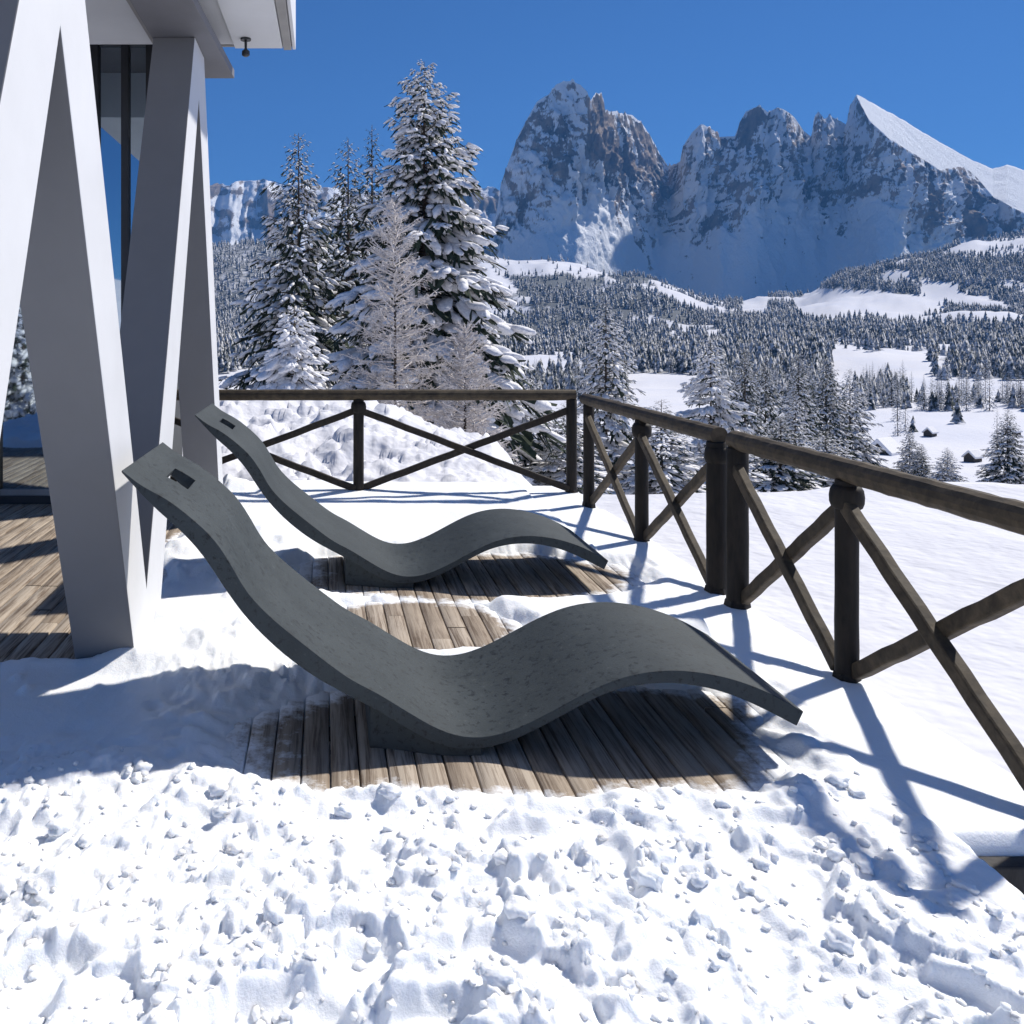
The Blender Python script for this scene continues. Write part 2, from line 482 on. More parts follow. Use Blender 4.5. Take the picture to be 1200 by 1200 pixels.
# deck boards: one deck, board pattern inside its mesh
def deck():
    bw, gap = .092, .0045
    V, Fq, rn, dustc = [], [], [], []
    n = 0
    nb = int((XE - .03 + 4.4) / bw)
    for i in range(nb):
        x0 = -4.4 + i * bw; x1 = x0 + bw - gap
        y = -2.8 + rng.uniform(0, 1.2); first = True
        while y < YB - .1:
            L = rng.uniform(2.6, 3.8)
            y1 = min(y + L, YB - .05)
            if first: y0 = -2.9; first = False
            else: y0 = y
            if x0 > HX - bw and y0 < HY: y0 = HY + .03
            if y1 - y0 > .1:
                yy = np.linspace(y0, y1 - .004, max(2, int((y1 - y0) / .04)))
                dz = rng.uniform(-.0025, .0015)
                prof = [(x0, -.03), (x0, -.004), (x0 + .004, 0), (x1 - .004, 0), (x1, -.004), (x1, -.03)]
                P = np.array([[px, q, pz + dz] for q in yy for px, pz in prof])
                k = len(prof)
                Fq.append(grid_faces(len(yy), k)[:, ::-1] + n)
                V.append(P); rn.append(np.full(len(P), rng.random())); n += len(P)
            y = y1
    V = np.concatenate(V); 
    d = patch_d(V[:, 0], V[:, 1])
    du = sstep(-.17, .03, d) * .95 + .06
    return V, np.concatenate(Fq), np.concatenate(rn), du
V_, F_, rn_, du_ = deck()
tag(link('deck', mesh_np('deck', V_, [F_], [M['deck']], False, attrs={'rnd': rn_, 'dust': du_})), kind='structure')
b = MB(); b.box(-4.6, HX - .03, -3.0, YB - .02, -.30, -.034); b.box(HX - .03, XE - .02, HY + .03, YB - .02, -.30, -.034)
tag(b.build('terrace_base', M['timber']), kind='structure')

# stair well: dark timber wall under the terrace edge, snow on the step below
wl = empty('retaining_wall', (2.2, HY, 0), 'black timber board wall in the sunken gap at the bottom right corner', 'wall')
wl_parts = MB(); wl_parts.box(-.515, 1.4, -.052, .0, -.075, -.004)
wl_parts.build('top_beam', M['timber'], wl, .006)
b = MB()
for i in range(16):
    b.box(-.51 + i * .12, -.51 + i * .12 + .112, -.03, -.004, -.9, -.0765)
b.build('board_panel', M['timber'], wl, .004)
X, Y = np.meshgrid(np.linspace(HX - .05, 3.6, 90), np.linspace(-1, HY - .03, 120))
Z = -.36 + .16 * sstep(1.75, 2.15, X) * sstep(1.5, 2.2, Y) + .03 * fbm(X * 6, Y * 6, octv=4, seed=41)
tag(link('stairwell_snow', mesh_np('stairwell_snow', np.stack([X, Y, Z], -1).reshape(-1, 3), [grid_faces(120, 90)], [M['snow']], True)), kind='structure')

# ------------------------------------------------------------------ loungers
LOW = [(142,553.5),(180,595),(210,620),(240,653),(263,690),(291,728),(327,763),(367,793),(404,813),(433,828),(468,849),(501,868),(532,879),(568,878),(602,868),(637,851),(673,831),(708,813),(744,803),(780,800),(816,803),(852,812),(890,828),(934,851)]
TOP = [(142.5,551),(165,569),(193,583),(220,603),(250,630),(270,660),(288,693),(314,721),(347,748),(379,773),(410,796),(444,813),(476,833),(510,853),(541,864),(574,864),(609,853),(645,835),(681,815),(717,798),(753,788),(789,785),(825,788),(861,796),(899,810),(942,834)]
S0 = F * 503 / (H * F) # px per metre at the near lounger
D0 = H * F / 503
def resample(pts, n):
    p = np.array(pts, float); 
    for _ in range(2):                      # corner cutting: smooth curve through the traced outline
        q = [p[0]]
        for a, b_ in zip(p, p[1:]): q += [a * .75 + b_ * .25, a * .25 + b_ * .75]
        p = np.array(q + [p[-1]])
    s = np.concatenate([[0], np.cumsum(np.hypot(*np.diff(p, axis=0).T))]); u = np.linspace(0, s[-1], n)
    return np.stack([np.interp(u, s, p[:, 0]), np.interp(u, s, p[:, 1])], -1)
NS = 90
prof_t, prof_l = resample(TOP, NS), resample(LOW, NS)
def loc(p): return np.stack([(p[:, 0] - 540) / S0, H - (p[:, 1] - VY) / S0], -1)
prof_t, prof_l = loc(prof_t), loc(prof_l)
LW = .70
def make_lounger(label, d, pxmid):
    root = empty('sun_lounger', (gx(pxmid, d), d, 0), label, 'lounger', 'wave shaped stone loungers on the terrace')
    i0, i1 = 2, 6
    arc = np.abs(prof_t[:, 0] - (177 - 540) / S0); i0 = int(arc.argmin())
    arc = np.abs(prof_t[:, 0] - (206 - 540) / S0); i1 = int(arc.argmin())
    yy = [0, .05, .1, .17, .22, .27, .45, .50, .58, .64, LW]; j0, j1 = 5, 6
    yy = np.array(yy); nw = len(yy)
    bm = bmesh.new()
    T = [[bm.verts.new((prof_t[i, 0], y, prof_t[i, 1])) for y in yy] for i in range(NS)]
    B = [[bm.verts.new((prof_l[i, 0], y, prof_l[i, 1])) for y in yy] for i in range(NS)]
    for i in range(NS - 1):
        for j in range(nw - 1):
            if i0 <= i < i1 and j0 <= j < j1: continue
            bm.faces.new([T[i][j], T[i+1][j], T[i+1][j+1], T[i][j+1]])
            bm.faces.new([B[i][j], B[i][j+1], B[i+1][j+1], B[i+1][j]])
        bm.faces.new([T[i][0], B[i][0], B[i+1][0], T[i+1][0]])
        bm.faces.new([T[i][-1], T[i+1][-1], B[i+1][-1], B[i][-1]])
        if i0 <= i < i1:
            bm.faces.new([T[i][j0], T[i+1][j0], B[i+1][j0], B[i][j0]])
            bm.faces.new([T[i][j1], B[i][j1], B[i+1][j1], T[i+1][j1]])
    for j in range(nw - 1):
        bm.faces.new([T[0][j], T[0][j+1], B[0][j+1], B[0][j]])
        bm.faces.new([T[-1][j], B[-1][j], B[-1][j+1], T[-1][j+1]])
    bm.faces.new([T[i0][j0], B[i0][j0], B[i0][j1], T[i0][j1]]); bm.faces.new([T[i1][j0], T[i1][j1], B[i1][j1], B[i1][j0]])
    bmesh.ops.recalc_face_normals(bm, faces=bm.faces)
    me = bpy.data.meshes.new('shell'); bm.to_mesh(me); bm.free(); me.materials.append(M['stone'])
    for p in me.polygons: p.use_smooth = True
    sh = link('shell', me, root)
    m = sh.modifiers.new('bevel', 'BEVEL'); m.width = .006; m.segments = 2; m.limit_method = 'ANGLE'; m.angle_limit = R(50)
    m.harden_normals = True
    # block the shell rests on: tapers away towards the head end
    zt = lambda xx: float(np.interp(xx, prof_l[:, 0], prof_l[:, 1])) + .012
    bm = bmesh.new()
    xsb = np.linspace((434 - 540) / S0, (566 - 540) / S0, 12)
    ring = []
    for xx in xsb:
        inset = .055 * float(sstep(-.02, -.30, np.array(xx))) + .012
        ring.append([bm.verts.new(p) for p in [(xx, inset, -.004), (xx, inset - .006, max(zt(xx), .012)), (xx, LW - inset, max(zt(xx), .012)), (xx, LW - inset, -.004)]])
    for a, c in zip(ring, ring[1:]):
        for k in range(4): bm.faces.new([a[k], a[(k+1) % 4], c[(k+1) % 4], c[k]])
    bm.faces.new(ring[0][::-1]); bm.faces.new(ring[-1])
    bmesh.ops.recalc_face_normals(bm, faces=bm.faces)
    me = bpy.data.meshes.new('plinth'); bm.to_mesh(me); bm.free(); me.materials.append(M['stone'])
    pl = link('plinth', me, root)
    m = pl.modifiers.new('bevel', 'BEVEL'); m.width = .006; m.segments = 2; m.limit_method = 'ANGLE'
    return root
l1 = make_lounger('front dark grey wave shaped stone lounger, on the widest patch of bare boards', D0, 540)
def copy_tree(o, parent=None):
    c = o.copy(); COL.objects.link(c)
    if parent is not None: c.parent = parent
    for ch in list(o.children): copy_tree(ch, c)
    return c
l2 = copy_tree(l1)
D2 = H * F / 305
l2.location = (gx(228, D2) + (540 - 142) / S0, D2, 0)
l2['label'] = 'rear dark grey wave shaped stone lounger, between the front one and the back fence'

# ------------------------------------------------------------------ fences
FX = 2.02; RZ = .85
def fence_section(label, posts, knobs, r_rail, r_post, brace, direction, over=(0.06, 0.06), bays=None, endpost=()):
    """posts: list of (x,y); rail on top, crossed braces in every bay"""
    p0 = posts[0]
    root = empty('wooden_fence', (p0[0], p0[1], 0), label, 'fence', 'dark wooden fences round the terrace')
    L = lambda x, y, z: (x - p0[0], y - p0[1], z)
    dv = Vector((posts[-1][0] - p0[0], posts[-1][1] - p0[1], 0)).normalized()
    a = Vector((p0[0], p0[1], RZ)) - dv * over[0]; c = Vector((posts[-1][0], posts[-1][1], RZ)) + dv * over[1]
    random.seed(len(label))
    n = 40
    b = MB(); b.tube([L(*(a.lerp(c, i / n))) for i in range(n + 1)], [r_rail * (1 + .03 * math.sin(i * 1.7)) for i in range(n + 1)], 14, jitter=.05, squash=1.0)
    b.build('top_rail', M['rail'], root, smooth=False)
    for k, (x, y) in enumerate(posts):
        rp = r_post * (1.22 if (x, y) in ((FX, 4.41), (FX, 4.19)) else 1)
        b = MB(); b.tube([L(x, y, z) for z in np.linspace(-.06, RZ - r_rail * .75, 9)], rp, 14, jitter=.05)
        po = b.build('post', M['post'], root, smooth=True)
        m = po.modifiers.new('bevel', 'BEVEL'); m.width = .004; m.limit_method = 'ANGLE'; m.angle_limit = R(60)
        b = MB(); b.tube([L(x, y, -.01), L(x, y, .035), L(x, y, .07)], [rp * 1.25, rp * 1.25, rp * 1.1], 6, rot=.4)
        b.build('foot_collar', M['post'], po, .004)
        if k in knobs:
            zt = RZ - r_rail * 1.05
            kr = r_post * 1.45
            b = MB(); b.tube([L(x, y, zt - q) for q in (.10, .093, .075, .05, .025, .008)], [kr * .72, kr * .88, kr * .98, kr, kr * .94, kr * .78], 20)
            b.build('cap_disc', M['post'], po, smooth=True)
    for q, ((x0, y0), (x1, y1)) in enumerate(zip(posts, posts[1:])):
        dd = Vector((x1 - x0, y1 - y0, 0)); ln = dd.length; dd.normalize()
        nrm = Vector((-dd.y, dd.x, 0))
        for s in (0, 1):
            za, zb = (RZ - r_rail - .085, .075) if s == 0 else (.075, RZ - r_rail - .085)
            A = Vector((x0, y0, za)) + dd * r_post * .6 + nrm * (.016 if s else -.016) ; B = Vector((x1, y1, zb)) - dd * r_post * .6 + nrm * (.016 if s else -.016)
            b = MB()
            t = (B - A).normalized(); up = nrm.cross(t).normalized()
            h2, w2 = brace / 2, brace * .40
            k = 14
            rings = []
            for i in range(k + 1):
                c0 = A.lerp(B, i / k) + up * .002 * math.sin(i * 2.1 + q) 
                rings.append([b.bm.verts.new(Vector(L(*(c0 + up * sy * h2 + nrm * sx * w2)))) for sx, sy in ((-1,-1),(1,-1),(1,1),(-1,1))])
            for r0, r1 in zip(rings, rings[1:]):
                for i in range(4): b.bm.faces.new([r0[i], r0[(i+1) % 4], r1[(i+1) % 4], r1[i]])
            b.bm.faces.new(rings[0]); b.bm.faces.new(rings[-1][::-1])
            b.build('brace', M['rail'] if direction == 'y' else M['post2'], root, .008)
    return root
M['post2'] = mat_wood_dark('brace_wood', (.018, .014, .010), (.045, .034, .023), (4, 4, 4))
yb = H * F / 198
fence_section('dark wooden back fence with crossed braces, running straight across behind the loungers', [(-1.49, yb), (.27, yb), (2.035, yb)], (1,), .046, .044, .054, 'x', (.5, .03))
fence_section('far half of the dark wooden side fence, meeting the back fence', [(FX, 4.41), (FX, 5.46), (FX, 6.56)], (0, 1), .045, .042, .052, 'y', (.03, .10))
fence_section('near half of the dark wooden side fence, running off the right edge', [(FX, 2.34), (FX, 3.31), (FX, 4.19)], (1,), .047, .042, .056, 'y', (.07, .03))

# ------------------------------------------------------------------ pavilion
pv = empty('pavilion', (-1.2, 4.5, 0), 'white pavilion with leaning zigzag columns, dark glass wall and overhanging roof', 'building')
def P(x, y, z): return (x + 1.2, y - 4.5, z)
XF, TH = -.773, .245
prof = [(1.149,-.1),(2.455,2.93),(2.455,3.118),(2.54,3.118),(2.54,2.92),(3.681,.277),(5.034,3.118),(5.413,3.118),(6.53,-.1),(6.30,-.1),(5.197,2.80),(3.895,-.1),(3.53,-.1),(2.486,2.28),(1.532,-.1)]
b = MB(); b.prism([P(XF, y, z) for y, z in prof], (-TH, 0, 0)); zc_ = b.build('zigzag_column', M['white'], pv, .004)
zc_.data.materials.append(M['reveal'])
for p_ in zc_.data.polygons: p_.material_index = 0 if p_.normal.x > .9 else 1  # outer face white, all other faces darker grey
# lower soffit strip above the columns, roof slab over it
b = MB(); b.prism([P(-.86, .4, 3.12), P(-.70, 4.47, 3.12), P(-.63, 5.87, 3.12), P(-1.03, 5.87, 3.12), P(-1.03, .4, 3.12)], (0, 0, .06)); b.build('soffit_strip', M['strip'], pv, .004)
rf = MB(); rf.box(*[-.27 + 1.2 - 1.9, -.232 + 1.2, .3 - 4.5, 5.83 - 4.5], 3.34, 3.9)
rfo = rf.build('roof', M['white'], pv, .004)
b = MB(); b.prism([P(-.72, .3, 3.31), P(-.62, 5.82, 3.31), P(-.295, 5.82, 3.31), P(-.34, .3, 3.31)], (0, 0, .027)); b.build('eave_panel', M['white'], rfo, .003)
b = MB(); b.prism([P(-.335, .3, 3.308), P(-.29, 5.85, 3.308), P(-.235, 5.85, 3.308), P(-.235, .3, 3.308)], (0, 0, .029)); b.build('drip_edge', M['grey'], rfo, .003)
b = MB(); b.box(-.230 + 1.2, -.208 + 1.2, .3 - 4.5, 5.87 - 4.5, 3.318, 3.95); b.build('fascia', M['white'], rfo, .004)
b = MB(); b.box(-.90 + 1.2, -.232 + 1.2, 5.833 - 4.5, 5.87 - 4.5, 3.335, 3.95); b.build('end_fascia', M['grey'], rfo, .004)
# shadow-gap channel between the strip and the eave panel
b = MB(); b.prism([P(-.93, .3, 3.20), P(-.76, 5.8, 3.20), P(-.73, 5.8, 3.20), P(-.90, .3, 3.20)], (0, 0, .138)); b.build('gutter_channel', M['metal'], pv)
# porch ceiling, glass wall
b = MB(); b.box(-4.5 + 1.2, -1.035 + 1.2, 4.6 - 4.5, 6.8 - 4.5, 3.75, 3.9); b.build('porch_ceiling', M['strip'], pv)
b = MB(); b.box(-1.09 + 1.2, -1.032 + 1.2, .3 - 4.5, 6.8 - 4.5, 3.19, 3.745); b.build('soffit_upstand', M['grey'], pv)
GY = 6.85
win = None
mull = [(-4.4, .09), (-2.63, .05), (-1.872, .115), (-1.603, .058), (-1.385, .10)]
b = MB()
for x, wd in mull: b.box(x - wd / 2 + 1.2, x + wd / 2 + 1.2, GY - .06 - 4.5, GY + .05 - 4.5, .001, 3.745)
for (x0, w0), (x1, w1) in zip(mull, mull[1:]):
    b.box(x0 + w0 / 2 + 1.2, x1 - w1 / 2 + 1.2, GY - .05 - 4.5, GY + .04 - 4.5, .001, .065)
    b.box(x0 + w0 / 2 + 1.2, x1 - w1 / 2 + 1.2, GY - .05 - 4.5, GY + .04 - 4.5, 3.66, 3.745)
wf = b.build('window_frame', M['metal'], pv, .004)
b = MB()
for (x0, w0), (x1, w1) in zip(mull, mull[1:]): b.box(x0 + w0 / 2 + 1.2, x1 - w1 / 2 + 1.2, GY - .042 - 4.5, GY + .03 - 4.5, .066, .115)
b.build('sill', M['grey'], wf, .004)
for (x0, w0), (x1, w1) in zip(mull, mull[1:]):
    b = MB(); b.box(x0 + w0 / 2 + .001 + 1.2, x1 - w1 / 2 - .001 + 1.2, GY - .012 - 4.5, GY + .006 - 4.5, .117, 3.658); b.build('pane', M['glass'], wf)
b = MB(); b.box(-1.335 + 1.2, -1.295 + 1.2, GY + .055 - 4.5, 7.7 - 4.5, -.3, 3.9); b.box(-4.5 + 1.2, -1.34 + 1.2, 7.6 - 4.5, 7.7 - 4.5, -.3, 3.9)
b.build('rear_wall', M['inner'], pv)
b = MB(); b.box(-4.5 + 1.2, -1.3 + 1.2, 6.81 - 4.5, 7.75 - 4.5, 3.91, 4.0); b.build('rear_roof', M['white'], pv)

# small lamp below the eave
dl = 5.62
lp = empty('eave_lamp', (gx(288, dl), dl, 3.31), 'small dark lamp on a short stem hanging from the white eave', 'lamp')
b = MB(); b.tube([(0, 0, -.001), (0, 0, -.012)], .035, 14); b.build('mounting_plate', M['metal'], lp)
b = MB(); b.tube([(0, 0, -.012), (0, 0, -.085)], .009, 8); b.build('stem', M['metal'], lp)
b = MB(); b.tube([(0, 0, -.075), (0, 0, -.085), (0, 0, -.11), (0, 0, -.118)], [.016, .026, .026, .014], 14); b.build('lamp_head', M['metal'], lp)

# ------------------------------------------------------------------ terrain beyond
ST = np.array([-1600, -600, 0, 260, 420, 560, 640, 740, 850, 930, 1000, 1080, 1150, 1250, 1500, 2800], float)
# near part in metres, far part as sight-line heights
NEAR = {  # d : z at stations
 .5: [-.4]*7 + [-.07]*9, 2.2: [-.4]*7 + [-.07]*9, 7.2: [-.35]*5 + [-.25, -.15] + [-.07]*9,
 7.7: [-.05,-.05,-.05,-.02,-.02,-.06,-.09,-.09,-.08,-.07,-.05,-.03,-.02,-.02,-.05,-.1],
 9.0: [.0,.0,.1,.10,.06,-.08,-.35,-.40,-.36,-.32,-.25,-.22,-.22,-.3,-.4,-.6],
 13.: [.2,.2,.35,.30,.16,-.28,-1.15,-1.5,-1.4,-1.3,-1.2,-1.15,-1.15,-1.2,-1.4,-1.8],
 18.: [.1,.1,.1,-.3,-.6,-1.2,-2.2,-2.7,-2.6,-2.5,-2.4,-2.3,-2.3,-2.3,-2.5,-3],
 40.: [-5]*3 + [-6,-6.6,-7,-7.5,-7.8,-7.8,-7.8,-7.8,-7.8,-7.8,-7.8,-8,-8],
 70.: [-12]*3 + [-13,-13,-13,-13,-13.4,-13.4,-13.4,-13.4,-13.4,-13.4,-13.4,-13.4,-13.4],
 100.: [-18.5]*16, 150.: [-25]*16}
FARY = {
 200.: [520]*16, 300.: [476]*16, 450.: [447]*16, 700.: [418]*16,
 1100.: [400,400,400,398,395,392,388,384,386,384,381,381,380,383,390,400],
 1350.: [385,385,380,368,365,356,352,352,372,360,346,342,340,340,360,380],
 1800.: [370,370,350,287,298,297,306,322,352,348,318,298,278,262,290,350],
 2050.: [385,380,360,300,312,315,322,340,358,352,328,312,296,285,310,360],
 2600.: [385]*16, 9000.: [385]*16}
DS = sorted(list(NEAR) + list(FARY))
TAB = np.array([[v for v in NEAR[d]] if d in NEAR else [gz(y, d) for y in FARY[d]] for d in DS])
LD = np.log(np.array(DS))
def terrain(px, d):
    px = np.asarray(px, float); d = np.asarray(d, float)
    ld = np.log(d)
    k = np.clip(np.searchsorted(LD, ld, side='right') - 1, 0, len(LD) - 2)
    t = np.clip((ld - LD[k]) / (LD[k + 1] - LD[k]), 0, 1)
    j = np.clip(np.searchsorted(ST, px, side='right') - 1, 0, len(ST) - 2)
    u = np.clip((px - ST[j]) / (ST[j + 1] - ST[j]), 0, 1); u = u * u * (3 - 2 * u)
    z0 = TAB[k, j] * (1 - u) + TAB[k, j + 1] * u; z1 = TAB[k + 1, j] * (1 - u) + TAB[k + 1, j + 1] * u
    z = z0 * (1 - t) + z1 * t
    x = gx(px, d)
    z = z + np.clip((d - 150) / 900, 0, 1) * 26 * fbm(x / 210, d / 210, octv=5, seed=50)
    z = z + np.clip((d - 110) / 80, 0, 1) * 1.1 * fbm(x / 45, d / 60, octv=4, seed=51)
    z = z + np.clip((d - 900) / 600, 0, 1) * 12 * (ridged(x / 120, d / 160, octv=3, seed=55) - .5)
    m = sstep(7.25, 8.2, d) * sstep(24, 12, d) * sstep(690, 560, px)
    z = z + m * (.14 * fbm(x * .9, d * .9, octv=4, seed=60) + 1.5 * churn(x * .26, d * .26, 7) + .28 * churn(x * .8, d * .8, 7))
    s = sstep(2.6, 4, d) * sstep(30, 9, d) * (1 - m)
    z = z + s * (.035 * fbm(x * .5, d * .5, octv=3, seed=64)) * sstep(600, 800, px)
    return z
pxs = np.concatenate([np.arange(-1600, 200, 40), np.arange(200, 1260, 3.0), np.arange(1260, 2801, 28)])
ds = np.concatenate([np.exp(np.linspace(math.log(HY), math.log(7.2), 26)), np.exp(np.linspace(math.log(7.25), math.log(26), 150)), np.exp(np.linspace(math.log(26.3), math.log(2600), 230))])
PX, DD = np.meshgrid(pxs, ds)
Z = Z_T = terrain(PX, DD)
Xw = gx(PX, DD)
keepn = ~((DD[:-1, :-1] < 7.2) & (Xw[:-1, :-1] < XE - .12))
tv = np.stack([Xw, DD, Z], -1).reshape(-1, 3); tf = grid_faces(len(ds), len(pxs), keepn)

# the country round about and behind the viewer, falling away from the terrace
an = np.linspace(0, 2 * math.pi, 97); rr = np.array([4.6, 9, 20, 60, 150, 400, 900, 1500, 2300, 3600, 4800])
zz = np.array([-.6, -1.4, -5.5, -16, -27, -28, -10, 30, 90, 60, -60])
A_, R_ = np.meshgrid(an, rr); zb = np.interp(R_, rr, zz)
zb = zb + np.clip(R_ - 150, 0, 1500) * .09 * fbm(np.cos(A_) * R_ / 330 , np.sin(A_) * R_ / 330, octv=4, seed=70)
front = (np.cos(A_ - math.pi / 2) > .35)
zb = np.where(front & (R_ > 5), np.minimum(zb, -2) - R_ * .035 - 3, zb)
xb, yb_ = np.cos(A_) * R_, np.sin(A_) * R_
tag(link('ground', mesh_np('ground', np.stack([xb, yb_, zb], -1).reshape(-1, 3), [grid_faces(len(rr), 97)], [M['hill']], True)), kind='structure')

# ------------------------------------------------------------------ mountains
SKY1 = [(430,352),(500,335),(560,318),(575,300),(580,262),(587,216),(595,192),(608,157),(621,133),(629,119),(643,111),(652,99),(660,96),(669,96),(680,99),(688,107),(692,119),(698,108),(705,110),(709,129),(723,132),(741,135),(752,144),(763,160),(773,179),(783,195),(797,190),(800,173),(811,155),(821,145),(837,153),(843,160),(861,160),(867,144),(874,131),(890,124),(900,131),(911,125),(928,134),(942,154),(951,160),(954,138),(959,131),(966,140),(973,137),(985,142),(992,147),(996,123),(1004,111),(1030,125),(1058,141),(1101,167),(1129,182),(1163,198),(1180,193),(1200,199),(1280,222),(1360,214),(1450,240),(1560,262),(1700,300)]
CLIFF = [(1000,112),(1004,113),(1019,142),(1041,162),(1064,176),(1084,188),(1101,199),(1129,195),(1143,206),(1165,232),(1200,250),(1300,265),(1450,280)]
DRT = [(430,3000),(575,2950),(620,2800),(660,2720),(690,2620),(708,2760),(740,3070),(773,3390),(785,3380),(800,2960),(821,2900),(843,3000),(866,2950),(890,2860),(905,2900),(911,2860),(942,3040),(951,3060),(959,2950),(992,3000),(1004,2800),(1058,2900),(1101,2980),(1163,3050),(1300,3100),(1700,3000)]
def mountains():
    cols = np.concatenate([np.arange(430, 560, 4), np.arange(560, 1215, 1.05), np.arange(1216, 1700, 6)])
    nT = 250
    sy = np.interp(cols, *zip(*SKY1)); dr = np.interp(cols, *zip(*DRT))
    cl = np.where((cols > 1000) & (cols < 1450), np.interp(cols, *zip(*CLIFF)), sy)
    cl = np.maximum(cl, sy)
    zr = gz(sy, dr)
    lit = np.clip(cl - sy, 0, None)
    # cliff edge in front of the lit snow slope
    dc = dr.copy(); zc = zr.copy()
    sl = .56
    for _ in range(30):
        zc = gz(cl, dc); dc = np.where(lit > 1, dr - (zr - zc) / sl, dr)
    zc = np.where(lit > 1, gz(cl, dc), zr)
    zf = 60.0
    df = dc - (.43 - .15 * sstep(675, 700, cols) * sstep(800, 780, cols)) * np.maximum(zc - zf, 60)
    tt = np.linspace(0, 1, nT)[:, None]
    # rows: 0..a face, a..b lit slope, b..1 back
    a, b_, = .74, .88
    u = np.clip(tt / a, 0, 1); v = np.clip((tt - a) / (b_ - a), 0, 1); w_ = np.clip((tt - b_) / (1 - b_), 0, 1)
    q = u ** .62 * .86 + u * .14                      # apron at the foot, steep wall above
    ap = .44 + .16 * fbm(cols / 45, cols * 0 + .7, octv=3, seed=88)          # how high the scree apron climbs
    hz = np.where(u < .42, ap * (u / .42) ** 1.15, ap + (1 - ap) * (u - .42) / .58)
    hd = np.where(u < .42, .64 * (u / .42), .64 + .36 * (u - .42) / .58)
    kk = np.exp(-.5 * (np.arange(-90, 91) / 34.0) ** 2); kk /= kk.sum()
    smo = lambda q_: np.convolve(np.pad(q_, 90, mode='edge'), kk, mode='valid')
    zs, ds_ = smo(zc), smo(dc)
    df = ds_ - .46 * np.maximum(zs - zf, 60)
    za = zf + (zs - zf) * ap; da = df + .62 * (ds_ - df); wv = (u - .42) / .58
    z = np.where(u < .42, zf + (za - zf) * np.clip(u / .42, 0, 1) ** 1.12, za + (zc - za) * wv)
    d = np.where(u < .42, df + (da - df) * (u / .42), da + (dc - da) * wv)
    z = z + (zr - zc) * v; d = d + (dr - dc) * v
    z = z - w_ * (zr - 0) * .95; d = d + w_ * 900
    px = np.broadcast_to(cols, z.shape)
    x = gx(px, d)
    # crags: buttresses and gullies, pushed along the view depth and sideways
    fade = np.sin(np.pi * np.clip(u, 0, 1)) ** .6 * (v <= 0) + .0
    buttress = ridged(x / 150, z / 900, d / 700, 3, seed=80) - .5
    xs_ = x + np.where(px < 800, .45, -.25) * (z - 400)
    gully = ridged(xs_ / 55 + .4 * fbm(x / 90, z / 90, octv=2, seed=85), z / 330, d / 260, 4, seed=81) - .5
    fine = fbm(x / 24, z / 40, d / 40, 4, seed=82)
    strata = ridged(x / 90, z / 34, d / 60, 3, seed=83) - .5
    up = sstep(.30, .62, u + .10 * fbm(x / 60, z / 120, octv=3, seed=89))
    d2 = d - fade * (95 * buttress * (.22 + .78 * up) + 80 * gully * (.07 + .93 * up) + 36 * fine * (.25 + .75 * up) + 16 * strata * up) 
    z2 = z + fade * up * (10 * fine + 10 * strata)
    # skyline teeth
    crest = np.exp(-((tt - a) / .05) ** 2) * (lit < 1)
    z2 = z2 + crest * 34 * (ridged(x / 24, d / 400, octv=4, seed=84) - .55)
    z2 = z2 + (v > 0) * (w_ <= 0) * 5 * fbm(x / 60, d / 60, octv=4, seed=86)
    px2 = px
    x2 = gx(px2, d) + fade * 10 * fine
    cou = ridged(xs_ / 42 + .5 * fbm(x / 70, z / 70, octv=2, seed=185), z / 230, octv=4, seed=181) - .45
    led = ridged(x / 30 + z / 55, z / 17, octv=3, seed=182) - .45
    pat = fbm(x / 75, z / 90, octv=4, seed=183)
    fin = ridged(xs_ / 13, z / 46, octv=3, seed=186) - .45
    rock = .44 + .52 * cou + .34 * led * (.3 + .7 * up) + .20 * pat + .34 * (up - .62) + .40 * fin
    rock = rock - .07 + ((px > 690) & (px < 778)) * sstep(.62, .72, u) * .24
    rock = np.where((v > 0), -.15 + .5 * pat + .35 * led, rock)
    return np.stack([x2, d2, z2], -1).reshape(-1, 3), grid_faces(nT, len(cols)), rock.ravel()
mv, mf, mr = mountains()
tag(link('mountains', mesh_np('mountains', mv, [mf], [M['mount']], True, attrs={'rock': mr})), kind='structure')

